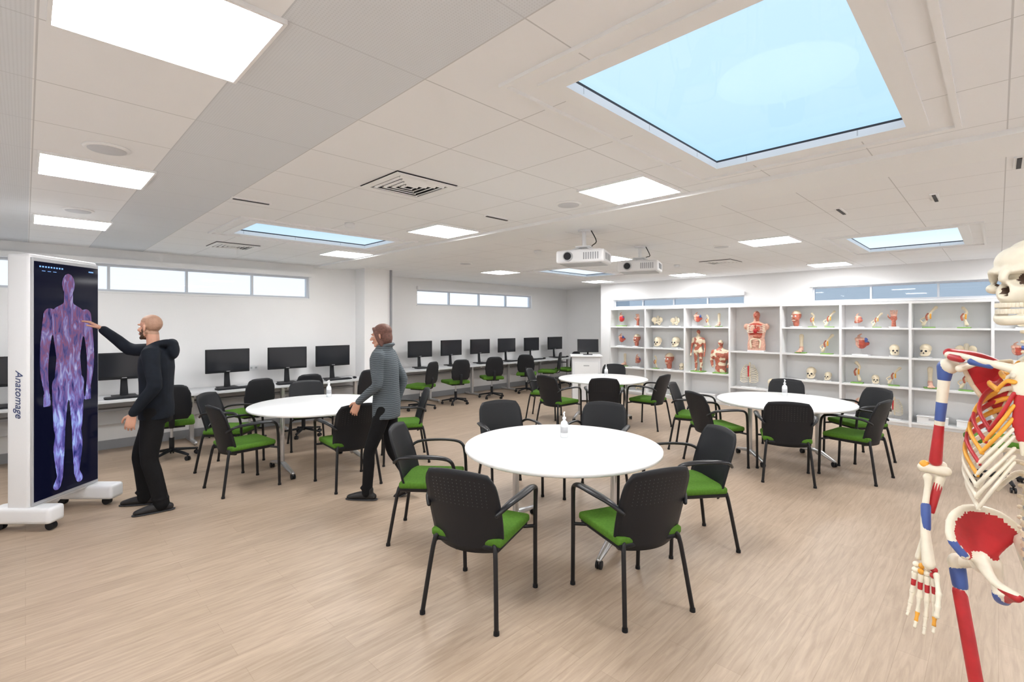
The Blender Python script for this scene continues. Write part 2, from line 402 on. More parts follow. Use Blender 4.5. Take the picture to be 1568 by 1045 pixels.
def base(b, s=.08, m=BASEG): b.box((0, 0, .008), (s*1.6, s*2, .016), m, bev=.004)
def remblob(b, parts, vox, fn):
    src = B(); parts(src); b.remesh_into(src, vox, fn)
def m_organ(kind, col):
    b = B(); base(b, .08, WHITEP if kind % 2 else BASEG); b.cyl((0, 0, .01), (0, 0, .09), .005, .005, ALU, 8)
    rnd = random.Random(kind)
    def P(s):
        s.ell((0, 0, .15), (.045, .06, .07), None)
        for i in range(5): s.ell((rnd.uniform(-.03, .03), rnd.uniform(-.05, .05), .15+rnd.uniform(-.05, .06)), rnd.uniform(.02, .035), None)
        s.tube([(0, .01, .19), (0, .03, .24), (0, .0, .26)], [.018, .014, .01], None)
    remblob(b, P, .008, lambda c: (BLUE if c.y < -.045 and c.z > .16 else (PINK if c.z > .19 or (c.x < -.02 and c.y > .015) else col)))
    return b.mesh('organ')
def m_skull():
    b = B(); base(b, .07, WHITEP)
    def P(s):
        s.ell((.01, 0, .14), (.085, .07, .07), None); s.ell((-.05, 0, .09), (.04, .045, .05), None)
        s.tube([(0, -.05, .08), (-.05, -.04, .045), (-.075, 0, .04), (-.05, .04, .045), (0, .05, .08)], .014, None, n=3)
    remblob(b, P, .007, lambda c: BONE)
    for sg in (-1, 1): b.ell((-.078, sg*.024, .105), (.012, .016, .016), DARK)
    b.ell((-.088, 0, .075), (.008, .009, .013), DARK); b.box((-.088, 0, .052), (.01, .05, .012), BONEW)
    return b.mesh('skull')
def m_head():
    b = B(); base(b, .07, WHITEP); b.cyl((0, 0, .01), (0, 0, .08), .03, .03, MUSC, 12)
    def P(s):
        s.ell((.01, 0, .2), (.085, .07, .085), None); s.ell((-.03, 0, .14), (.05, .055, .07), None); s.tube([(0, 0, .05), (0, 0, .14)], .045, None)
        s.ell((-.09, 0, .16), (.015, .012, .022), None)
    remblob(b, P, .008, lambda c: (PINK if c.y > .01 and c.z > .14 else (BONE if c.z > .22 else MUSC)))
    for sg in (-1, 1): b.ell((-.08, sg*.028, .18), .013, EYE)
    b.box((-.082, 0, .115), (.012, .045, .012), BONEW); return b.mesh('head')
def m_joint(v):
    b = B(); base(b, .075, BASEG); b.cyl((0, 0, .01), (0, .0, .10), .004, .004, ALU, 8)
    a = .06 if v else -.03
    b.tube([(0, a, .05), (0, a*.3, .13), (0, 0, .16)], [.024, .014, .028], BONE, n=4); b.tube([(0, 0, .18), (0, -.03, .24), (0, -a-.02, .30)], [.030, .015, .024], BONE, n=4)
    b.tube([(-.015, .02, .12), (-.02, .03, .17), (-.015, .01, .21)], .012, MUSC, n=3); b.tube([(-.02, -.02, .14), (-.025, -.02, .2)], .010, YEL); b.tube([(0, a, .07), (.0, a+.035, .12), (0, .01, .17)], [.014, .008, .014], BONE, n=3)
    return b.mesh('joint')
def m_hand():
    b = B(); base(b, .06, WHITEP)
    b.tube([(0, 0, .015), (0, 0, .1)], [.03, .024], MUSC)
    def P(s):
        s.ell((0, 0, .14), (.018, .042, .05), None)
        for i in range(4): s.tube([(0, -.03+.02*i, .17), (-.005, -.035+.0235*i, .22), (-.015, -.037+.025*i, .255)], .009, None)
        s.tube([(0, .035, .13), (-.01, .065, .16), (-.015, .07, .19)], .010, None)
    remblob(b, P, .006, lambda c: (PINK if c.z > .17 else MUSC)); return b.mesh('hand')
def m_torso():
    b = B(); b.box((0, 0, .012), (.2, .28, .024), WHITEP, bev=.006)
    def P(s):
        s.rings([(0, 0, .02, .09, .15), (0, 0, .12, .095, .155), (0, 0, .25, .085, .135), (0, 0, .38, .1, .16), (0, 0, .47, .095, .17), (0, 0, .52, .07, .12), (0, 0, .55, .045, .05), (0, 0, .6, .04, .045)], None)
        s.ell((0, 0, .67), (.075, .06, .085), None); s.ell((-.07, 0, .66), (.015, .012, .018), None); s.ell((0, .17, .46), (.06, .05, .06), None); s.ell((0, -.17, .46), (.06, .05, .06), None)
    remblob(b, P, .012, lambda c: (MUSC if c.y < 0 and c.z > .56 else (PINK if c.x > -.06 or abs(c.y) > .11 else (ORG if c.z > .3 else PINK))))
    for c, r, m in (((-.085, -.05, .42), (.03, .045, .07), ORG), ((-.085, .05, .42), (.03, .045, .07), PINK), ((-.1, .0, .38), (.03, .035, .045), RED), ((-.09, -.03, .28), (.035, .075, .035), MUSC)): b.ell(c, r, m)
    pts = [V((-.1, .055*math.sin(i*1.9), .10+.011*i)) for i in range(13)]; b.tube(pts, .014, PINK, n=3)
    b.tube([(-.1, -.07, .08), (-.1, -.08, .2), (-.1, 0, .235), (-.1, .08, .2), (-.1, .07, .08)], .015, BONE, n=4)
    for i in range(5):
        for sg in (-1, 1): b.tube([(-.098, sg*.02, .36+.03*i), (-.1, sg*.09, .35+.03*i), (-.05, sg*.15, .37+.03*i)], .007, BONEW, n=3)
    return b.mesh('torso')
def m_muscle(v):
    b = B(); b.box((0, 0, .01), (.18, .24, .02), BASEG, bev=.005)
    def P(s):
        if v == 0:
            for sg in (-1, 1): s.tube([(0, sg*.05, .40), (0, sg*.05, .22), (.01, sg*.055, .2), (0.0, sg*.05, .03)], [.05, .03, .032, .018], None, n=3); s.ell((-.02, sg*.05, .03), (.045, .018, .015), None)
            s.rings([(0, 0, .38, .05, .085), (0, 0, .48, .045, .07), (0, 0, .6, .06, .10), (0, 0, .66, .05, .10), (0, 0, .69, .025, .03), (0, 0, .73, .025, .025)], None); s.ell((0, 0, .77), (.045, .036, .05), None)
            for sg in (-1, 1): s.tube([(0, sg*.1, .64), (0, sg*.135, .5), (-.03, sg*.14, .36), (-.04, sg*.14, .31)], [.03, .022, .014, .016], None, n=3)
        else:
            s.rings([(0, 0, .02, .07, .10), (0, 0, .2, .06, .09), (0, 0, .33, .08, .13), (0, 0, .42, .06, .13), (0, 0, .46, .035, .04), (0, 0, .5, .03, .035)], None); s.ell((0, 0, .55), (.055, .045, .065), None)
            for sg in (-1, 1): s.tube([(0, sg*.13, .39), (0, sg*.16, .24), (-.04, sg*.13, .12)], [.042, .032, .02], None, n=3)
    remblob(b, P, .010, lambda c: (BONE if noise.noise(c*14) > .12 else MUSC)); return b.mesh('muscle')
def m_rib():
    b = B(); base(b, .12, WHITEP); b.cyl((0, 0, 0), (0, 0, .1), .006, .006, ALU, 8); b.tube([(.07, 0, .08), (.07, 0, .42)], .014, BONE)
    for i in range(9):
        w = .07+.07*math.sin(min(1, (i+1)/6)*1.57); z = .38-.03*i
        for sg in (-1, 1): b.tube([(.07, 0, z), (.06, sg*w*.7, z+.005), (-.0, sg*w, z-.025), (-.07, sg*w*.6, z-.05), (-.085, sg*.015, z-.03)], .006, BONEW, n=4, seg=6)
    b.tube([(-.088, 0, .37), (-.09, 0, .2)], [.016, .01], RED); return b.mesh('rib')
def m_pelvis():
    b = B(); base(b, .10, WHITEP)
    for sg in (-1, 1):
        b.ell((.02, sg*.07, .14), (.02, .055, .06), BONE, Matrix.Rotation(sg*.5, 3, 'Z')@Matrix.Rotation(sg*.4, 3, 'X'))
        b.tube([(0, sg*.07, .1), (-.04, sg*.03, .085), (-.05, 0, .08)], .013, BONE, n=3); b.tube([(0, sg*.065, .1), (0, sg*.05, .04), (-.04, sg*.02, .07)], .013, BONE, n=3)
    b.tube([(.05, 0, .2), (.06, 0, .12), (.04, 0, .06)], [.03, .03, .012], BONEW, n=3); return b.mesh('pelvis')
def m_case():
    b = B(); b.box((0, 0, .05), (.24, .36, .10), SHELF, bev=.01); b.box((0, 0, .106), (.25, .37, .012), WHITEP, bev=.004); b.box((-.122, 0, .07), (.008, .08, .03), GREYP); return b.mesh('case')
def m_foot():
    b = B(); base(b, .07, BASEG)
    def P(s):
        s.tube([(.03, 0, .26), (.03, 0, .14), (.03, 0, .07)], [.032, .024, .03], None, n=3); s.tube([(.05, 0, .045), (-.03, 0, .05), (-.09, 0, .03)], [.026, .028, .018], None, n=3)
        for i in range(5): s.tube([(-.08, -.03+.015*i, .03), (-.115, -.034+.017*i, .025)], .009, None)
    remblob(b, P, .007, lambda c: (BONE if c.z > .10 else PINK)); return b.mesh('foot')
M_ = dict(o1=('anatomical_heart_model', m_organ(1, ORG)), o2=('anatomical_kidney_model', m_organ(2, RED)), o3=('anatomical_liver_model', m_organ(5, MUSC)), sk=('anatomical_skull_model', m_skull()),
          hd=('anatomical_head_model', m_head()), j0=('knee_joint_model', m_joint(0)), j1=('shoulder_joint_model', m_joint(1)), ha=('hand_anatomy_model', m_hand()), to=('torso_anatomy_model', m_torso()),
          m0=('muscular_figure_model', m_muscle(0)), m1=('half_body_muscle_model', m_muscle(1)), ri=('ribcage_model', m_rib()), pe=('pelvis_model', m_pelvis()), ca=('model_storage_case', m_case()), fo=('foot_anatomy_model', m_foot()))
R0, R1, R2, R3 = ROW
for k, y, z, s in (('o2', 6.55, R3, 1.3), ('ha', 6.10, R3, 1.15), ('o1', 6.55, R2, 1.2), ('hd', 6.13, R2, 1.1), ('fo', 6.48, R1, 1.1), ('o3', 6.1, R1, 1.2), ('sk', 6.5, R0, 1.1), ('pe', 6.08, R0, 1.1),
                   ('pe', 5.60, R3, 1.1), ('pe', 5.16, R3, 1.0), ('sk', 5.58, R2, 1.2), ('sk', 5.14, R2, 1.25), ('hd', 5.3, R1, 1.35), ('j0', 5.64, R1, .95), ('sk', 5.57, R0, 1.2), ('fo', 5.2, R0, 1.0), ('sk', 5.0, R1, .8),
                   ('o1', 4.64, R3, 1.2), ('fo', 4.18, R3, 1.0), ('j0', 4.42, R3, .8), ('m0', 4.62, R1, 1.12), ('m1', 4.14, R1, 1.15), ('ca', 4.4, R0, 1), ('to', 3.43, R2, 1.08), ('ri', 3.57, .40, 1.15), ('sk', 3.15, .40, 1), ('ca', 3.4, R0, 1),
                   ('hd', 2.72, R3, 1.15), ('j0', 2.45, R3, .85), ('j1', 2.18, R3, .95), ('fo', 2.64, R2, 1.25), ('j1', 2.22, R2, 1.15), ('sk', 2.47, R1, 1.15), ('sk', 2.2, R1, .8), ('ca', 2.45, R0+.0, 1.1), ('ca', 2.45, R0+.13, 1),
                   ('o3', 1.74, R3, .95), ('ha', 1.25, R3, 1.15), ('j1', 1.48, R3, .8), ('o1', 1.70, R2, 1.45), ('sk', 1.24, R2, 1.0), ('j0', 1.76, R1, 1.2), ('j1', 1.25, R1, 1.0), ('sk', 1.5, R1, .8), ('hd', 1.72, R0, 1.1), ('ri', 1.25, R0, .85),
                   ('j1', .80, R3, 1.1), ('j0', .38, R3, 1.05), ('sk', .84, R2, 1.1), ('pe', .36, R2, 1.1), ('fo', .78, R1, 1.2), ('j1', .35, R1, 1.1), ('ca', .75, R0, 1.05), ('ca', .30, R0, .9),
                   ('o1', -.2, R2, 1.1), ('sk', -.25, R3, 1.1), ('hd', -.3, R1, 1.1), ('sk', -.6, R2, 1)):
    o = inst(M_[k][0], M_[k][1], (10.36, y, z+.001), rad(random.uniform(-15, 15) if k != 'ca' else 0)); o.scale = (s, s, s)

# ------------------------------------------------------------------ desks, computers
def desk(x0, x1, y0, y1):
    b = B(); b.mm(x0, x1, y0, y1, .70, .735, DESKM, .004); b.mm(x0, x1, y1-.08, y1-.06, .35, .70, DESKM)
    n = max(2, round((x1-x0)/1.3)+1)
    for i in range(n):
        x = x0+.08+(x1-x0-.16)*i/(n-1)
        b.mm(x-.025, x+.025, y1-.36, y1-.30, .04, .69, ALU); b.mm(x-.025, x+.025, y0+.08, y1-.1, .665, .70, ALU)
        b.tube([(x, y0+.1, .03), (x, y1-.1, .03)], (.028), ALU, seg=8); b.cyl((x, y0+.12, 0), (x, y0+.12, .03), .02, .02, BLACK, 10)
    b.mm(x0+.1, x1-.1, y1-.30, y1-.15, .55, .58, GREYTRIM)
    b.obj('computer_desk')
desk(-.9, 4.25, 7.80, 8.47); desk(5.0, 11.2, 8.42, 9.17)

def m_pc():
    b = B(); w, h = .60, .35; zc = .41
    b.box((0, .02, zc-.01), (w, .028, h), BLACK, bev=.008); b.box((0, .004, zc-.002), (w-.035, .006, h-.05), SCREEN); b.box((0, .04, zc), (w*.6, .04, h*.6), BLACK, bev=.012)
    b.box((0, .003, .245), (.05, .004, .008), GREYP)
    b.tube([(0, .05, .02), (0, .065, .22), (0, .05, .38)], [(.045, .012), (.035, .01), (.03, .01)], BLACK, n=3); b.box((0, .04, .008), (.26, .2, .014), BLACK, bev=.005)
    b.box((0, -.18, .012), (.44, .14, .018), BLACK, bev=.004)
    for i in range(4): b.box((0, -.225+.03*i, .0225), (.42, .022, .004), DARK)
    b.ell((.3, -.18, .019), (.03, .05, .018), BLACK); return b.mesh('pc')
PC = m_pc()
for x in (-.1, .92, 2.14, 3.0, 3.76): inst('desktop_computer', PC, (x, 8.12, .7365), rad(random.uniform(-4, 4)))
for x in (6.03, 6.88, 7.75, 8.65, 9.58, 10.55): inst('desktop_computer', PC, (x, 8.82, .7365), rad(random.uniform(-4, 4)))
for i, x in enumerate((1.45, 2.6, 3.4, 6.4, 7.3, 8.2)):
    y = Y1 if x < 4 else Y2
    b = B(); b.box((0, -.006, 0), (.15, .012, .085), WHITEP, bev=.003); b.box((-.035, -.014, 0), (.03, .004, .03), GREYP); b.box((.035, -.014, 0), (.03, .004, .03), GREYP); b.obj('wall_power_socket', (x, y, .98))

# ------------------------------------------------------------------ chairs
def m_chair():
    b = B()
    b.box((0, .015, .425), (.44, .43, .03), BLACK, bev=.012); b.box((0, .02, .455), (.465, .44, .05), GREEN, bev=.022)
    nu, nv = 16, 14; fr = []; bk = []
    Z0, ZH = .385, .495
    def yy(u, v): return -.205-.10*v**1.3+.065*u*u*(.35+.65*(1-v))
    for j in range(nv+1):
        v = j/nv
        for i in range(nu+1):
            u = -1+2*i/nu
            w = .222+.014*math.sin(v*3.1)
            e = 0
            if v > .8: e = ((v-.8)/.2)**2*.035
            if v < .15: e = ((.15-v)/.15)**2*.03
            x = u*(w-e); z = Z0+ZH*v-.018*u*u*(1 if v > .5 else 0)*(v-.5)*2
            y = yy(u, v)
            fr.append(V((x, y+.008, z))); bk.append(V((x, y-.008, z)))
    q = (nu+1)*(nv+1); vs = fr+bk; fs = []
    for j in range(nv):
        for i in range(nu):
            a = j*(nu+1)+i; fs.append((a+1, a, a+nu+1, a+nu+2)); fs.append((q+a, q+a+1, q+a+nu+2, q+a+nu+1))
    edge = [i for i in range(nu+1)]+[j*(nu+1)+nu for j in range(1, nv+1)]+[nv*(nu+1)+i for i in range(nu-1, -1, -1)]+[j*(nu+1) for j in range(nv-1, 0, -1)]
    for k in range(len(edge)):
        a, c = edge[k], edge[(k+1) % len(edge)]; fs.append((a, c, q+c, q+a))
    b.add(vs, fs, BLACK)
    for j in range(8):
        for i in range(13):
            u = -.72+1.44*i/12; v = .58+.34*j/8
            b.box((u*.232, yy(u, v)-.0085, Z0+ZH*v-.018*u*u*(v-.5)*2), (.004, .001, .004), DOT)
    for s in (-1, 1):
        b.tube([(s*.19, -.195, .44), (s*.205, -.215, .38), (s*.24, -.275, .012)], .0135, BLACKM, n=3)
        b.tube([(s*.222, -.235, .63), (s*.262, -.17, .675), (s*.282, -.02, .69), (s*.283, .14, .685), (s*.277, .215, .655), (s*.268, .24, .57), (s*.262, .25, .40), (s*.258, .262, .012)],
               [(.012, .012), (.02, .012), (.026, .012), (.024, .012), (.017, .013), (.0135, .0135), (.0135, .0135), (.0135, .0135)], BLACKM, n=4, ref=(1, 0, 0))
        b.tube([(s*.262, .25, .40), (s*.2, .17, .415)], .011, BLACKM); b.tube([(s*.2, -.2, .41), (s*.2, .18, .41)], .011, BLACKM)
        for y, x in ((-.275, .24), (.262, .258)): b.cyl((s*x, y, 0), (s*x, y, .02), .017, .016, BLACK, 12)
    return b.mesh('chair')
CH = m_chair()
def chair(x, y, a): inst('meeting_armchair', CH, (x, y), rad(a-90))
for c in ((1.984, 2.256, 21), (2.66, 1.62, 68), (2.32, 3.25, -48), (3.66, 1.72, 143), (3.45, 3.50, 246), (4.0, 2.80, 200),
          (1.60, 5.57, 6), (2.44, 4.91, 86), (3.35, 5.25, 152), (1.72, 6.42, -42), (2.78, 6.75, 256),
          (5.91, 2.43, -35), (6.42, 2.93, -76), (5.91, 1.66, 22), (6.54, 1.13, 80), (7.42, 1.25, 140), (7.65, 2.15, 192),
          (6.05, 5.0, -5), (6.36, 4.34, 35), (7.22, 4.05, 92), (8.12, 5.35, 205), (6.62, 5.8, -62)): chair(*c)

def m_task():
    b = B()
    for i in range(5):
        a = 2*math.pi*i/5+.3; c, s = math.cos(a), math.sin(a)
        b.tube([(0.03*c, .03*s, .11), (.28*c, .28*s, .075)], [(.028, .018), (.018, .014)], BLACK, seg=8)
        for k in (-1, 1): b.cyl((.28*c-s*.022*k, .28*s+c*.022*k, .027), (.28*c-s*.008*k, .28*s+c*.008*k, .027), .027, .027, BLACK, 14)
        b.cyl((.28*c, .28*s, .03), (.28*c, .28*s, .08), .008, .008, BLACK, 8)
    b.cyl((0, 0, .08), (0, 0, .26), .028, .028, BLACK); b.cyl((0, 0, .26), (0, 0, .40), .015, .015, ALU)
    b.box((0, 0, .42), (.28, .28, .04), BLACK, bev=.01); b.box((0, .02, .465), (.48, .46, .07), GREEN, bev=.032)
    b.tube([(0, -.12, .42), (0, -.27, .44), (0, -.29, .62)], [(.03, .01)]*3, BLACK, n=3, ref=(1, 0, 0))
    src = B(); src.rings([(0, -.245, .52, .17, .025), (0, -.255, .58, .21, .03), (0, -.27, .7, .215, .03), (0, -.29, .85, .20, .028), (0, -.30, .93, .16, .024), (0, -.305, .955, .10, .018)], None)
    b.remesh_into(src, .015, BLACK, 4); return b.mesh('task')
TC = m_task()
for x, y, a in ((1.3, 7.35, 80), (2.2, 7.35, 100), (2.98, 7.45, 85), (3.8, 7.45, 110), (5.48, 8.02, 110), (6.42, 8.1, 75), (7.5, 8.15, 60), (8.65, 8.15, 40), (9.55, 8.2, 120), (10.3, 8.2, 90), (7.25, -.05, 120)):
    inst('task_chair', TC, (x, y), rad(a-90))

# ------------------------------------------------------------------ tables
def m_table():
    b = B(); b.lathe((0, 0, 0), [(.01, .712), (.755, .712), (.765, .718), (.766, .736), (.76, .74), (.01, .74)], TABLEW, 72)
    b.tube([(0, -.4, .68), (0, .4, .68)], .02, ALU)
    for s in (-1, 1):
        y = s*.42
        b.box((0, y, .695), (.5, .07, .03), GREYP, bev=.006); b.tube([(0, y, .69), (0, y, .10)], [(.036, .022), (.036, .022)], ALU, ref=(1, 0, 0), seg=14)
        b.tube([(-.32, y, .065), (-.2, y, .085), (0, y, .115), (.2, y, .085), (.32, y, .065)], [(.018, .014), (.026, .02), (.034, .026), (.026, .02), (.018, .014)], ALU, n=4, ref=(0, 1, 0), seg=12)
        for k in (-1, 1):
            for q in (-1, 1): b.cyl((k*.315, y+q*.02, .029), (k*.315, y+q*.006, .029), .029, .029, BLACK, 16)
            b.cyl((k*.315, y, .03), (k*.315, y, .075), .01, .01, ALU, 10)
    return b.mesh('table')
TB = m_table()
for x, y, a in ((3.0, 2.44, 15), (2.476, 5.74, 90), (6.667, 1.889, 45), (7.12, 4.883, 20)): inst('round_meeting_table', TB, (x, y), rad(a))
def m_bottle():
    b = B(); b.lathe((0, 0, 0), [(.028, 0), (.031, .006), (.031, .11), (.026, .13), (.012, .142), (.012, .155)], BOTTLE); b.lathe((0, 0, .155), [(.015, 0), (.015, .015), (.006, .018), (.005, .05)], WHITEP)
    b.tube([(0, .01, .208), (0, -.01, .208), (0, -.04, .2)], [.007, .006, .004], WHITEP); b.lathe((0, 0, .04), [(.0316, 0), (.0316, .05)], GREYP); return b.mesh('bottle')
BT = m_bottle()
for x, y in ((3.2, 2.58), (2.80, 6.18), (7.1, 2.0), (7.4, 5.0)): inst('hand_sanitiser_bottle', BT, (x, y, .7405), rad(-60))

# lectern
b = B(); b.box((0, 0, .5), (.6, .5, .94), WHITEP, bev=.015); b.box((0, -.02, .985), (.68, .58, .03), TRIMW, bev=.008); b.box((0, -.253, .55), (.5, .01, .6), TRIMW, bev=.003); b.box((0, 0, .02), (.52, .42, .04), DARK)
b.box((0, -.26, .78), (.12, .008, .02), GREYP)
b.box((.05, .0, 1.2), (.46, .025, .29), BLACK, bev=.006, R=Matrix.Rotation(-.15, 3, 'X')); b.box((.05, -.017, 1.2), (.43, .004, .255), SCREEN, R=Matrix.Rotation(-.15, 3, 'X')); b.tube([(.05, .05, 1.0), (.05, .03, 1.15)], .018, BLACK); b.box((.05, .04, 1.006), (.2, .15, .01), BLACK)
b.obj('lectern', (8.75, 6.45, 0), rad(-50))

# ------------------------------------------------------------------ projectors
def projector(x, y, z, a, k):
    b = B(); b.box((0, 0, 0), (.46, .34, .12), WHITEP, bev=.022); b.box((0, -.005, .062), (.38, .26, .012), WHITEP, bev=.005)
    b.cyl((-.11, -.165, 0), (-.11, -.195, 0), .048, .045, GREYP); b.cyl((-.11, -.195, 0), (-.11, -.198, 0), .036, .036, SCREEN)
    for i in range(7): b.box((.04+.022*i, -.171, 0), (.010, .003, .065), GREYTRIM)
    for i in range(6): b.box((.2305, -.1+.035*i, 0), (.003, .018, .06), GREYTRIM)
    for i in range(5): b.box((-.2305, -.06+.035*i, 0), (.003, .018, .05), GREYP)
    b.box((0, 0, -.063), (.40, .28, .006), GREYP)
    h = (H-z)/k
    for sx in (-1, 1):
        for sy in (-1, 1): b.tube([(sx*.12, sy*.1, .06), (sx*.04, sy*.03, .10)], .008, WHITEP, seg=8)
    b.box((0, 0, .105), (.14, .12, .012), WHITEP, bev=.003); b.cyl((0, 0, .1), (0, 0, h-.012), .02, .02, WHITEP); b.cyl((0, 0, h-.014), (0, 0, h), .06, .06, WHITEP)
    b.tube([(.06, .04, h), (.1, .08, h-.1), (.05, .1, .12), (.1, .14, .03)], .005, BLACK, n=5, seg=6)
    o = b.obj('ceiling_projector', (x, y, z), rad(a)); o.scale = (k, k, k)
projector(4.26, 3.16, 2.40, -68, 1.12); projector(5.69, 3.32, 2.43, -70, 1.12)

# ------------------------------------------------------------------ anatomy display (upright table)
disp = bpy.data.objects.new('anatomy_display_screen', None); COL.objects.link(disp); disp.location = (.0226, 5.575, 0); disp.rotation_euler = (0, 0, rad(45.5))
# local: +x along screen width, -y out of the screen
b = B(); W = .66
b.box((W/2, .095, 1.22), (W, .19, 2.10), WHITEP, bev=.03); b.box((W/2, -.004, 1.22), (W-.02, .02, 2.04), GREYP, bev=.006)
b.box((W/2, -.016, 1.22), (W-.045, .006, 1.98), DISP)
for xx in (.05, W-.05):
    b.box((xx, .07, .13), (.15, .50 if xx < .2 else .60, .13), WHITEP, bev=.03)
    for yy in (-.13, .28):
        b.cyl((xx-.02, yy, .035), (xx+.02, yy, .035), .035, .035, BLACK, 16)
b.tube([(W/2, .11, .16), (W/2, .11, .3)], .05, WHITEP)
b.obj('display_body', parent=disp)
src = B(); cx = W/2
src.ell((cx, 0, 2.04), (.062, .05, .095), None); src.tube([(cx, 0, 1.95), (cx, 0, 1.85)], .045, None)
src.rings([(cx, 0, 1.15, .125, .06), (cx, 0, 1.25, .13, .06), (cx, 0, 1.4, .115, .06), (cx, 0, 1.6, .145, .06), (cx, 0, 1.75, .175, .06), (cx, 0, 1.83, .13, .05), (cx, 0, 1.87, .05, .04)], None)
for s in (-1, 1):
    src.tube([(cx+s*.175, 0, 1.77), (cx+s*.215, 0, 1.52), (cx+s*.225, 0, 1.3), (cx+s*.20, 0, 1.10)], [.058, .045, .036, .022], None, n=4)
    for i in range(4): src.tube([(cx+s*(.185+.012*i), 0, 1.10), (cx+s*(.175+.017*i), 0, 1.0)], [.010, .008], None)
    src.tube([(cx+s*.075, 0, 1.17), (cx+s*.085, 0, .82), (cx+s*.08, 0, .74), (cx+s*.09, 0, .6), (cx+s*.08, 0, .36)], [.082, .058, .048, .052, .026], None, n=4)
    src.tube([(cx+s*.085, 0, .36), (cx+s*.11, 0, .30)], [.03, .036], None)
b = B(); b.remesh_into(src, .009, ANAT, 3, post=lambda c: V((c.x, -.0205-.0006*(1 if c.y < 0 else -1), c.z)))
b.obj('display_anatomy_image', parent=disp)
b = B()
for i in range(9): b.box((.07+.025*i, -.0205, 2.17), (.014, .001, .012), ICON)
for i in range(3): b.box((.10+.05*i, -.0205, 2.135), (.03, .001, .004), ICON)
b.box((W-.1, -.0205, 2.17), (.05, .001, .01), ICON)
b.obj('display_menu_icons', parent=disp)
cu = bpy.data.curves.new('display_lettering', 'FONT'); cu.body = 'Anatomage'; cu.size = .085; cu.extrude = .001; cu.shear = .3; cu.materials.append(INK); cu.align_x = 'CENTER'; cu.align_y = 'CENTER'
t = bpy.data.objects.new('display_lettering', cu); COL.objects.link(t); t.parent = disp
ex = V((0, 0, -1)); ez = V((-1, 0, 0)); ey = ez.cross(ex)
Rm = Matrix((ex, ey, ez)).transposed(); t.rotation_euler = Rm.to_euler(); t.location = (-.0015, .085, 1.12)

# ------------------------------------------------------------------ people
def hand_parts(s, W, d, palm, side, curl):
    W = V(W); d = V(d).normalized(); side = V(side); side = (side-d*side.dot(d)).normalized(); palm = V(palm); palm = (palm-d*palm.dot(d)-side*palm.dot(side)).normalized()
    s.tube([W-d*.03, W+d*.01, W+d*.055, W+d*.085], [(.027, .021), (.030, .019), (.040, .016), (.038, .013)], None, n=3, ref=side)
    for off, L in ((.030, .070), (.010, .080), (-.010, .075), (-.029, .060)):
        p = W+d*.078+side*off; a = curl*.4; pts = [p]; dd = (d+side*off*2.2).normalized()
        for fr in (.42, .32, .26):
            p = p+(dd*math.cos(a)+palm*math.sin(a))*L*fr; pts.append(p); a += curl*.7
        s.tube(pts, [.0092, .0085, .0078, .0068], None, seg=8)
    p = W+d*.018+side*.024; q = p+(d*.55+side*.75+palm*.3).normalized()*.036; r = q+(d*.85+side*.4+palm*.35).normalized()*.032; t = r+(d*.95+side*.1+palm*.4).normalized()*.024
    s.tube([p, q, r, t], [.014, .0115, .010, .008], None, seg=8)

def head_build(b, M, kind):
    old = b.X; b.X = M; s = B()
    s.ell((0, -.012, .037), (.075, .096, .083), None); s.ell((0, .028, -.03), (.058, .066, .078), None); s.ell((0, .045, -.085), (.038, .042, .032), None)
    for q in (-1, 1):
        s.tube([(q*.058, -.01, -.04), (q*.052, .02, -.078), (q*.025, .062, -.1)], .018, None, n=3)
        s.ell((q*.038, .066, -.025), (.022, .02, .02), None); s.ell((q*.03, .082, .022), (.024, .012, .009), None); s.ell((q*.077, -.008, -.006), (.009, .019, .031), None, Matrix.Rotation(q*.3, 3, 'Z'))
    s.tube([(0, .088, .012), (0, .104, -.012), (0, .116, -.031)], [.008, .010, .013], None); s.ell((0, .095, -.062), (.024, .011, .006), None); s.ell((0, .093, -.072), (.021, .012, .007), None)
    for q in (-1, 1): s.ell((q*.012, .103, -.034), (.009, .011, .008), None)
    s.tube([(0, -.025, -.06), (0, -.035, -.13), (0, -.045, -.2)], [.052, .052, .058], None)
    if kind == 'man':
        def fn(c):
            if c.z < -.115: return SKIN
            lip = abs(c.x) < .022 and -.076 < c.z < -.056 and c.y > .085
            if lip: return LIP
            if (c.z < -.045 and c.y > .012 and not (c.z > -.05 and c.y > .1)) or (abs(c.x) > .055 and .0 < c.y < .045 and c.z < .0): return BEARD
            if c.z > .045+.5*max(0, c.y-.03) and c.y < .075: return SKINH
            if c.y < -.01 and c.z > -.06 and abs(c.x) < .078: return SKINH
            return SKIN
    else:
        fn = lambda c: (LIP if abs(c.x) < .02 and -.076 < c.z < -.057 and c.y > .085 else SKIN)
    b.remesh_into(s, .0048, fn, 3)
    for q in (-1, 1):
        b.ell((q*.031, .0785, -.001), (.013, .010, .008), EYE); b.ell((q*.031, .086, -.001), (.005, .0035, .005), DARK)
        b.tube([(q*.014, .094, .021), (q*.03, .096, .026), (q*.046, .084, .022)], .0032, BEARD if kind == 'man' else HAIR, seg=6, n=2)
    if kind != 'man':
        s = B(); s.ell((0, -.022, .048), (.086, .102, .083), None); s.ell((0, -.055, -.02), (.080, .065, .10), None)
        for q in (-1, 1): s.tube([(q*.045, .06, .085), (q*.080, .03, .04), (q*.084, .0, -.05), (q*.07, -.03, -.11)], [.015, .02, .022, .02], None, n=3)
        b.remesh_into(s, .007, HAIR, 3)
    b.X = old

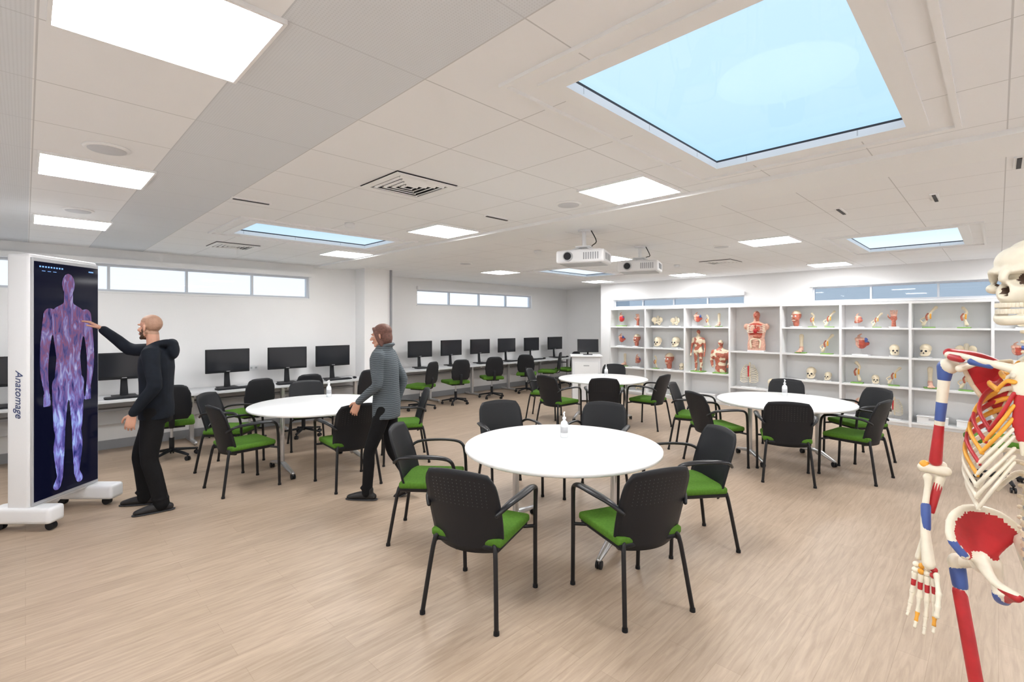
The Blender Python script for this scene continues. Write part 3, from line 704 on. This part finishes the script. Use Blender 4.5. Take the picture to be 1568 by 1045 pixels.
def human(name, loc, rz, J, kind, k=1.0):
    b = B(); S = k
    top = HOOD if kind == 'man' else STRIPE
    w = 1.07 if kind == 'man' else .92
    s = B(); hx, hy = J.get('hip', (0, 0)); lx = J.get('lean', 0)
    hem = .84 if kind == 'man' else .80
    s.rings([(hx, hy, hem, .165*w+.01, .125), (hx, hy, .93, .168*w, .13), (hx*.7, hy, 1.03, .155*w, .122), (hx*.3, lx*.3, 1.16, .158*w, .124), (0, lx*.7, 1.29, .178*w, .130), (0, lx, 1.38, .185*w, .122), (0, lx, 1.44, .165*w, .098), (0, lx-.005, 1.475, .11*w, .08), (0, lx-.01, 1.51, .068, .066)], None)
    for A in ('R', 'L'):
        sh, el, wr = [V(p) for p in J['arm'+A]]; inn = V((0, lx, sh.z-.03))
        s.tube([inn.lerp(sh, .55), sh, sh.lerp(el, .5), el, el.lerp(wr, .5), wr], [.065*w, .068*w, .058*w, .052*w, .046*w, .037*w], None, n=3, seg=14)
        for q in (.35, .7): s.ell(sh.lerp(el, q)+V((0, 0, .008)), (.056*w, .058*w, .02), None)   # folds
        s.ell(el, .055*w, None)
    if kind == 'man':
        s.tube([(-.10, .055, 1.475), (-.115, -.03, 1.51), (-.07, -.10, 1.52), (0, -.125, 1.50), (.07, -.10, 1.52), (.115, -.03, 1.51), (.10, .055, 1.475)], [.018, .028, .036, .045, .036, .028, .018], None, n=3)
        s.ell((0, -.13, 1.45), (.10, .045, .085), None)
        s.tube([(-.09, .115, 1.0), (0, .13, .99), (.09, .115, 1.0)], [.02]*3, None)
    else: s.tube([(-.06, .03, 1.50), (-.06, -.05, 1.515), (.06, -.05, 1.515), (.06, .03, 1.50)], .017, None, n=4)
    b.remesh_into(s, .010, top, 3)
    s = B(); s.rings([(hx, hy, .80, .15*w, .115), (hx, hy, .88, .158*w, .12), (hx, hy, .98, .145*w, .11)], None)
    for A in ('R', 'L'):
        h, kn, an = [V(p) for p in J['leg'+A]]; lw = 1.1 if kind == 'man' else .9
        s.tube([h+V((0, 0, .03)), h.lerp(kn, .45), kn, kn.lerp(an, .35), an.lerp(kn, .12), an+V((0, 0, -.02))], [.092*w, .082*lw, .064*lw, .062*lw, .056*lw, .058*lw], None, n=4, seg=14)
        s.ell(an+V((0, .01, .03)), (.062*lw, .066*lw, .022), None)
    b.remesh_into(s, .010, TROU, 3)
    for A in ('R', 'L'):
        an = V(J['leg'+A][2]); yaw = J.get('foot'+A, 0); pit = J.get('pitch'+A, 0)
        R = Matrix.Rotation(yaw, 3, 'Z')@Matrix.Rotation(-pit, 3, 'X'); c = V((an.x, an.y, an.z-.09))
        old = b.X; b.X = Matrix.Translation(c)@R.to_4x4(); s = B()
        s.tube([(0, -.06, .035), (0, 0, .045), (0, .09, .04), (0, .17, .028)], [(.034, .034), (.038, .044), (.043, .036), (.036, .024)], None, n=3, ref=(1, 0, 0)); s.tube([(0, -.02, .05), (0, -.02, .10)], [.04, .042], None)
        b.remesh_into(s, .007, SHOE, 2, post=lambda v: V((v.x, v.y, max(v.z, .004))))
        s = B(); s.tube([(0, -.07, .008), (0, .06, .008), (0, .18, .008)], [(.036, .008), (.043, .008), (.036, .008)], DARK, n=3, ref=(1, 0, 0)); b.add([v for v in s.v], s.f, DARK); b.X = old
    for A in ('R', 'L'):
        s = B(); W_, d, palm, side, curl = J['hand'+A]; hand_parts(s, W_, d, palm, side, curl); b.remesh_into(s, .0038, SKIN, 2)
    hc, yaw, pit = J['head']; hs = .98 if kind == 'man' else .92
    head_build(b, Matrix.Translation(V(hc))@Matrix.Rotation(yaw, 4, 'Z')@Matrix.Rotation(pit, 4, 'X')@Matrix.Scale(hs, 4), kind)
    o = b.obj(name, loc, rz); o.scale = (S, S, S); return o

wr = V((.215, .475, 1.635)); tip = V((.20, .625, 1.745))
human('standing_man', (.849, 5.445, 0), rad(64.8), dict(
    armR=((.19, .03, 1.435), (.245, .285, 1.455), wr), armL=((-.19, -.01, 1.43), (-.265, -.06, 1.15), (-.26, .09, .93)),
    handR=(wr+(tip-wr)*.12, tip-wr, (-.3, .5, -.8), (-.9, 0, .2), .35), handL=(V((-.261, .098, .915)), (.02, .22, -1), (.9, -.2, 0), (0, 1, .2), .5),
    legR=((.09, .02, .88), (.13, .16, .49), (.17, .14, .09)), legL=((-.09, 0, .88), (-.09, .03, .49), (-.085, -.06, .09)), footR=rad(-8), footL=rad(18),
    head=((.005, .05, 1.66), rad(-26), rad(3))), 'man')
human('walking_woman', (2.482, 4.207, 0), rad(40), dict(hip=(0, 0), lean=.03,
    armR=((.165, .02, 1.41), (.21, -.10, 1.15), (.20, -.04, .91)), armL=((-.165, .03, 1.41), (-.20, .02, 1.14), (-.15, .22, .97)),
    handR=(V((.20, -.037, .90)), (0, .1, -1), (-1, 0, 0), (0, 1, 0), .45), handL=(V((-.148, .228, .96)), (.1, .5, -1), (1, 0, 0), (0, 1, .4), .45),
    legR=((.08, 0, .86), (.085, -.02, .47), (.06, -.24, .145)), legL=((-.08, 0, .86), (-.08, .14, .48), (-.07, .17, .09)), footR=0, footL=0, pitchR=.5,
    head=((0, .055, 1.60), rad(0), rad(-6))), 'woman', .985)

# ------------------------------------------------------------------ anatomical skeleton
def bone(b, pts, rs, m, n=4, seg=10): b.tube(pts, rs, m, n=n, seg=seg)
def skeleton():
    b = B()
    C = V((-.005, .02, 1.655)); s = B()   # skull faces +y
    s.ell((0, -.022, .035), (.072, .092, .075), None); s.ell((0, .045, .045), (.052, .035, .04), None); s.ell((0, .06, -.035), (.032, .03, .035), None)
    for q in (-1, 1):
        s.tube([(q*.02, .078, .018), (q*.045, .066, .022), (q*.058, .045, .0)], .009, None, n=2); s.ell((q*.048, .055, -.022), (.017, .018, .014), None)
        s.tube([(q*.05, .05, -.02), (q*.068, .02, -.018), (q*.07, -.02, -.01)], .007, None, n=2); s.ell((q*.055, -.03, -.035), (.016, .02, .025), None)
    s.tube([(0, .083, .02), (0, .088, .0)], .010, None); s.ell((0, -.04, -.02), (.05, .05, .03), None)
    def post(c):
        for q in (-1, 1):
            e = V((q*.030, .085, -.002)); r = V((.021, .045, .018)); d = c-e; f = (d.x/r.x)**2+(d.z/r.z)**2
            if f < 1 and c.y > .03: c = V((c.x, min(c.y, e.y-r.y*math.sqrt(1-f)), c.z))
        d = c-V((0, .09, -.03)); f = (d.x/.012)**2+(d.z/.017)**2
        if f < 1 and c.y > .05: c = V((c.x, min(c.y, .09-.035*math.sqrt(1-f)), c.z))
        return c
    def fn(c):
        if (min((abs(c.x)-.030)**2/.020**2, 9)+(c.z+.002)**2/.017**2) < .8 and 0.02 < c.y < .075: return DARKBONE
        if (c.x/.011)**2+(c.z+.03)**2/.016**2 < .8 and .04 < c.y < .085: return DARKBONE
        if abs(c.x) > .062 and -.01 < c.y < .03 and -.01 < c.z < .045: return RED
        return BONEW
    b.X = Matrix.Translation(C)@Matrix.Rotation(rad(-28), 4, 'Z')@Matrix.Scale(.98, 4); b.remesh_into(s, .0045, fn, 2, post)
    for sg in (-1, 1):
        b.tube([(sg*.062, .0, -.03), (sg*.060, .012, -.075), (sg*.045, .045, -.098), (sg*.018, .078, -.105), (0, .084, -.106)], [(.008, .012), (.008, .016), (.009, .014), (.009, .013), (.009, .013)], BONEW, n=4)
        for i in range(7):
            a = i/7*1.25+.08; x = sg*.034*math.sin(a)*1.0; y = .048+.041*math.cos(a)
            b.box((x, y, -.067), (.007, .006, .012), BONEW, bev=.0015); b.box((x, y-.001, -.083), (.0065, .006, .013), BONEW, bev=.0015)
    b.X = Matrix()
    for i in range(25):
        t = i/24; z = 1.60-.65*t; y = -.03-.035*math.sin(t*math.pi*1.1)+.035*math.sin(max(0, t-.6)/.4*math.pi); r = .014+.012*t
        b.lathe((0, y, z-.009), [(r*.8, -.001), (r, .002), (r*.88, .009), (r, .016), (r*.8, .018)], BONE, 12); b.tube([(0, y-r, z), (0, y-r-.035, z-.012)], [.008, .004], BONE, seg=6)
        for q in (-1, 1): b.tube([(0, y-r*.8, z), (q*.032, y-r-.008, z+.003)], [.007, .005], BONE, seg=6)
        b.lathe((0, y, z-.018), [(r*.85, 0), (r*.85, .010)], GREYP, 12)
    for i in range(12):
        W_ = (.055, .078, .098, .110, .118, .124, .128, .130, .130, .124, .10, .075)[i]; z = 1.455-.0285*i
        zs = (1.415, 1.40, 1.37, 1.34, 1.31, 1.285, 1.265, 1.235, 1.215, 1.20, 0, 0)[i]; yf = .075+.006*min(i, 6)
        for q in (-1, 1):
            P0 = [V((q*.012, -.065, z)), V((q*W_*.62, -.092, z-.006)), V((q*W_*.97, -.035, z-.045)), V((q*W_*.96, .03, z-.085 if i > 1 else z-.04)), V((q*W_*.62, yf, z-.125 if i > 1 else z-.05))]
            if i >= 10: P0 = P0[:3 if i == 11 else 4]
            Pc = catmull(P0, 6); h = len(Pc)//3
            m1 = YEL if i < 7 else BONEW
            b.tube(Pc[:h+1], [(.0045, .0065)]*(h+1), m1 if i % 3 else BONEW, seg=8)
            b.tube(Pc[h:2*h+1], [(.0048, .0075)]*(h+1), RED if i in (1, 2, 4, 6) else m1, seg=8); b.tube(Pc[2*h:], [(.0048, .0078)]*(len(Pc)-2*h), RED if i in (2, 3, 5) else m1, seg=8)
            if i < 10: b.tube([Pc[-1], V((q*W_*.38, yf+.012, (z-.125+zs)/2-.004 if i > 1 else zs)), V((q*.016, .098, zs))], [(.0045, .007)]*3, (YEL if i in (1, 3, 4) else RED if i == 2 else BONEW), n=4, seg=8)
    b.tube([(0, .085, 1.425), (0, .094, 1.385)], [(.026, .006), (.02, .006)], BONEW, ref=(1, 0, 0)); b.tube([(0, .094, 1.385), (0, .102, 1.30), (0, .10, 1.265)], [(.014, .005), (.019, .006), (.012, .005)], RED, ref=(1, 0, 0)); b.tube([(0, .10, 1.265), (0, .098, 1.225)], [(.008, .004), (.004, .003)], BONEW)
    for q in (-1, 1):
        bone(b, [(q*.02, .075, 1.43), (q*.07, .085, 1.445), (q*.13, .03, 1.455), (q*.165, .0, 1.455)], [.012, .008, .008, .010], BONEW); bone(b, [(q*.06, .086, 1.437), (q*.10, .068, 1.443)], [.009, .009], BLUE, n=2); bone(b, [(q*.13, .036, 1.447), (q*.155, .014, 1.450)], [.010, .010], RED, n=2)
        vs = [V((q*.145, -.035, 1.425)), V((q*.06, -.095, 1.44)), V((q*.055, -.105, 1.37)), V((q*.085, -.1, 1.275)), V((q*.13, -.06, 1.37)), V((q*.095, -.085, 1.385))]
        b.add(vs+[v+V((0, -.006, 0)) for v in vs], [(0, 1, 5), (1, 2, 5), (2, 3, 5), (3, 4, 5), (4, 0, 5), (6, 11, 7), (7, 11, 8), (8, 11, 9), (9, 11, 10), (10, 11, 6)], RED, False)
        for a, c in ((0, 1), (1, 2), (2, 3), (3, 4), (4, 0)): b.tube([vs[a], vs[c]], .006, BONE, seg=8)
        bone(b, [(q*.06, -.105, 1.42), (q*.12, -.09, 1.45), (q*.17, -.02, 1.46)], [.006, .010, .013], RED); b.tube([(q*.12, -.02, 1.43), (q*.135, .025, 1.42)], [.008, .010], BONEW)
        S0 = V((q*.175, -.01, 1.42)); E = V((q*.200, -.01, 1.11)); Wr = V((q*.205, .045, .87))
        b.ell(S0+V((-q*.008, 0, .003)), .023, BONEW)
        def seg_(a, c, t0, t1, r0, r1, m): b.tube([a.lerp(c, t0), a.lerp(c, (t0+t1)/2), a.lerp(c, t1)], [r0, (r0+r1)/2, r1], m, seg=12)
        seg_(S0, E, .0, .10, .020, .016, BLUE); seg_(S0, E, .10, .55, .0145, .0118, BONEW); seg_(S0, E, .33, .50, .0132, .0122, BLUE); seg_(S0, E, .54, .88, .0118, .0155, RED); b.tube([E+V((-.026, 0, .012)), E+V((.026, 0, .012))], .0135, BONEW); b.ell(E+V((q*.022, 0, .02)), .013, YEL)
        U = E+V((-q*.012, -.012, 0)); Ra = E+V((q*.014, .004, -.015)); Wu = Wr+V((q*.018, -.012, .0)); Wra = Wr+V((-q*.012, .012, 0))
        b.tube([U+V((0, -.008, .022)), U, U.lerp(Wu, .3), U.lerp(Wu, .7), Wu], [.012, .013, .0095, .007, .009], BONEW, n=3); seg_(U, Wu, .12, .45, .0115, .0095, RED)
        b.tube([Ra, Ra.lerp(Wra, .1), Ra.lerp(Wra, .5)+V((q*.008, 0, 0)), Wra], [.012, .008, .010, .016], BONEW, n=3); seg_(Ra+V((q*.005, 0, 0)), Wra+V((q*.005, 0, 0)), .35, .6, .012, .0115, BLUE)
        for i in range(8): b.ell(Wr+V((q*.02-.0135*(i % 4)*q, .006*(i//4), -.018-.014*(i//4))), (.0085, .009, .008), (BONEW, YEL, BONEW, RED)[i % 4])
        for i in range(4):
            x = q*(.026-.018*i)*-1; p = Wr+V((x*.8, .004, -.045)); L = (.058, .064, .060, .052)[i]; dn = V((x*.25/.03*.3, .10, -1)).normalized(); e = p+dn*L
            b.tube([p, p.lerp(e, .5), e], [.0078, .0052, .0075], BONEW, n=3, seg=8); b.tube([p.lerp(e, .3), p.lerp(e, .6)], .0060, RED, seg=8)
            for kx, l in enumerate((.038, .024, .017)):
                dn = (dn+V((0, .16, 0))).normalized(); f = e+dn*(l*(1, 1.1, 1.05, .85)[i]); b.tube([e+dn*.004, e.lerp(f, .5), f-dn*.002], [.0065-.0008*kx, .0045-.0004*kx, .0058-.0008*kx], BONEW if kx != 1 or i % 2 else YEL, n=2, seg=8); e = f
        p = Wr+V((-q*.03, .015, -.025)); e = p+V((-q*.012, .025, -.038)); f = e+V((-q*.002, .014, -.030)); g = f+V((0, .008, -.022))
        for a, c in ((p, e), (e, f), (f, g)): b.tube([a, a.lerp(c, .5), c], [.0078, .0055, .0072], BONEW, n=2, seg=8)
        s = B(); crest = catmull([V((q*.035, -.075, .985)), V((q*.075, -.06, 1.022)), V((q*.125, -.015, 1.035)), V((q*.150, .035, 1.01)), V((q*.142, .075, .965)), V((q*.115, .070, .925))], 4)
        Qb = V((q*.085, .005, .915))
        for P_ in crest: s.tube([Qb, Qb.lerp(P_, .5)+V((q*.004, -.010, -.006)), P_], [.015, .0095, .009], None, n=2, seg=8)
        s.tube(crest, .0095, None, seg=8)
        s.tube([(q*.09, .03, .91), (q*.055, .075, .885), (q*.012, .088, .87)], [.018, .011, .013], None, n=3); s.tube([(q*.075, -.01, .90), (q*.07, -.02, .85), (q*.06, -.01, .815), (q*.035, .04, .84), (q*.014, .08, .865)], [.02, .014, .018, .009, .012], None, n=3); s.ell((q*.095, .005, .905), (.028, .032, .034), None)
        def pf(c):
            dmin = min((c-P_).length for P_ in crest)
            if c.z > .915 and dmin > .0135 and (c-V((q*.095, .03, .905))).length > .03: return RED
            if c.z > .925 and c.y > .05 and dmin < .012 and c.z < .96: return BLUE
            if c.z < .825: return BLUE
            if c.z < .878 and abs(c.x) < .045: return RED
            return BONEW
        b.remesh_into(s, .0055, pf, 1)
        Hj = V((q*.100, .005, .90)); Gt = V((q*.150, -.005, .875)); K = V((q*.085, .02, .455)); A = V((q*.08, -.01, .055))
        b.ell(Hj, .024, BONEW); b.tube([Hj, Gt], [.014, .017], BONEW, n=2); b.ell(Gt, (.02, .022, .024), BONEW); b.tube([Gt+V((0, 0, -.01)), Gt.lerp(K, .3), Gt.lerp(K, .75), K+V((0, 0, .025))], [.019, .0145, .015, .026], BONEW, n=4)
        seg_(Gt, K, .04, .14, .0195, .0178, BLUE); seg_(Gt+V((q*.003, .004, 0)), K, .18, .75, .0165, .0165, RED)
        for o_ in (-.02, .02): b.ell(K+V((o_, -.005, .012)), (.021, .03, .02), BONEW)
        b.ell(K+V((0, .038, .01)), (.019, .009, .021), BONE); b.tube([K+V((0, 0, -.018)), K+V((0, 0, -.05)), K.lerp(A, .5), A+V((-q*.008, 0, .0))], [.032, .019, .0125, .019], BONEW, n=4); seg_(K, A, .15, .5, .0175, .0135, RED)
        b.tube([K+V((q*.034, -.012, -.04)), (K+V((q*.034, -.012, -.04))).lerp(A+V((q*.024, 0, -.01)), .5), A+V((q*.024, 0, -.01))], [.009, .006, .010], BONEW, n=3)
        b.tube([A+V((0, -.045, -.05)), A+V((0, -.01, -.03)), A+V((0, .05, -.035))], [.018, .022, .018], BONEW, n=3)
        for i in range(5):
            x = -q*(.03-.015*i); b.tube([A+V((x*.6, .05, -.04)), A+V((x, .11, -.058)), A+V((x*1.15, .125, -.062)), A+V((x*1.2, .155, -.066))], [.008, .005, .0065, .0055], BONEW, n=2, seg=8)
    b.tube([(0, -.045, .965), (0, -.07, .91), (0, -.06, .86), (0, -.045, .835)], [(.045, .018), (.038, .016), (.018, .01), (.008, .006)], BONEW, n=3, ref=(1, 0, 0))
    b.X = Matrix.Translation((0, 0, -.155))
    b.tube([(0, -.17, .10), (0, -.17, 1.2)], .012, ALU); b.tube([(0, -.17, 1.2), (0, -.12, 1.18), (0, -.08, 1.12)], .009, ALU, n=3)
    for i in range(5):
        a = 2*math.pi*i/5; c, s_ = math.cos(a), math.sin(a); b.tube([(0, -.17, .10), (.27*c, -.17+.27*s_, .065)], .013, WHITEP)
        b.cyl((.27*c-s_*.012, -.17+.27*s_+c*.012, .026), (.27*c+s_*.012, -.17+.27*s_-c*.012, .026), .026, .026, BLACK, 14); b.cyl((.27*c, -.17+.27*s_, .03), (.27*c, -.17+.27*s_, .07), .008, .008, ALU, 8)
    b.X = Matrix()
    return b
skeleton().obj('anatomical_skeleton', (1.808, -.062, .155), rad(168-90))

# ------------------------------------------------------------------ world + camera
w = bpy.data.worlds.new('sky'); scene.world = w; w.use_nodes = True; nt = w.node_tree; nt.nodes.clear()
tc = nt.nodes.new('ShaderNodeTexCoord'); sp = nt.nodes.new('ShaderNodeSeparateXYZ'); r = nt.nodes.new('ShaderNodeValToRGB')
r.color_ramp.elements[0].position = 0; r.color_ramp.elements[0].color = (.92, .96, 1, 1)
r.color_ramp.elements[1].position = .75; r.color_ramp.elements[1].color = (.66, .84, 1.0, 1)
e = r.color_ramp.elements.new(.2); e.color = (.40, .66, .92, 1); e = r.color_ramp.elements.new(.12); e.color = (.85, .93, 1, 1); e = r.color_ramp.elements.new(.40); e.color = (.56, .78, .97, 1)
bg = nt.nodes.new('ShaderNodeBackground'); bg.inputs['Strength'].default_value = 1.15; o = nt.nodes.new('ShaderNodeOutputWorld')
nt.links.new(tc.outputs['Generated'], sp.inputs[0]); nt.links.new(sp.outputs['Z'], r.inputs['Fac']); nt.links.new(r.outputs['Color'], bg.inputs['Color']); nt.links.new(bg.outputs[0], o.inputs['Surface'])

cam = bpy.data.cameras.new('camera'); co = bpy.data.objects.new('camera', cam); COL.objects.link(co)
co.location = (0, 0, 1.7); co.rotation_euler = (rad(90), 0, rad(-45)); cam.sensor_width = 36; cam.lens = 36*745/1568; cam.shift_y = -27.5/1568; cam.clip_start = .05
scene.camera = co
scene.view_settings.view_transform = 'Standard'; scene.view_settings.look = 'None'; scene.view_settings.exposure = 0.12
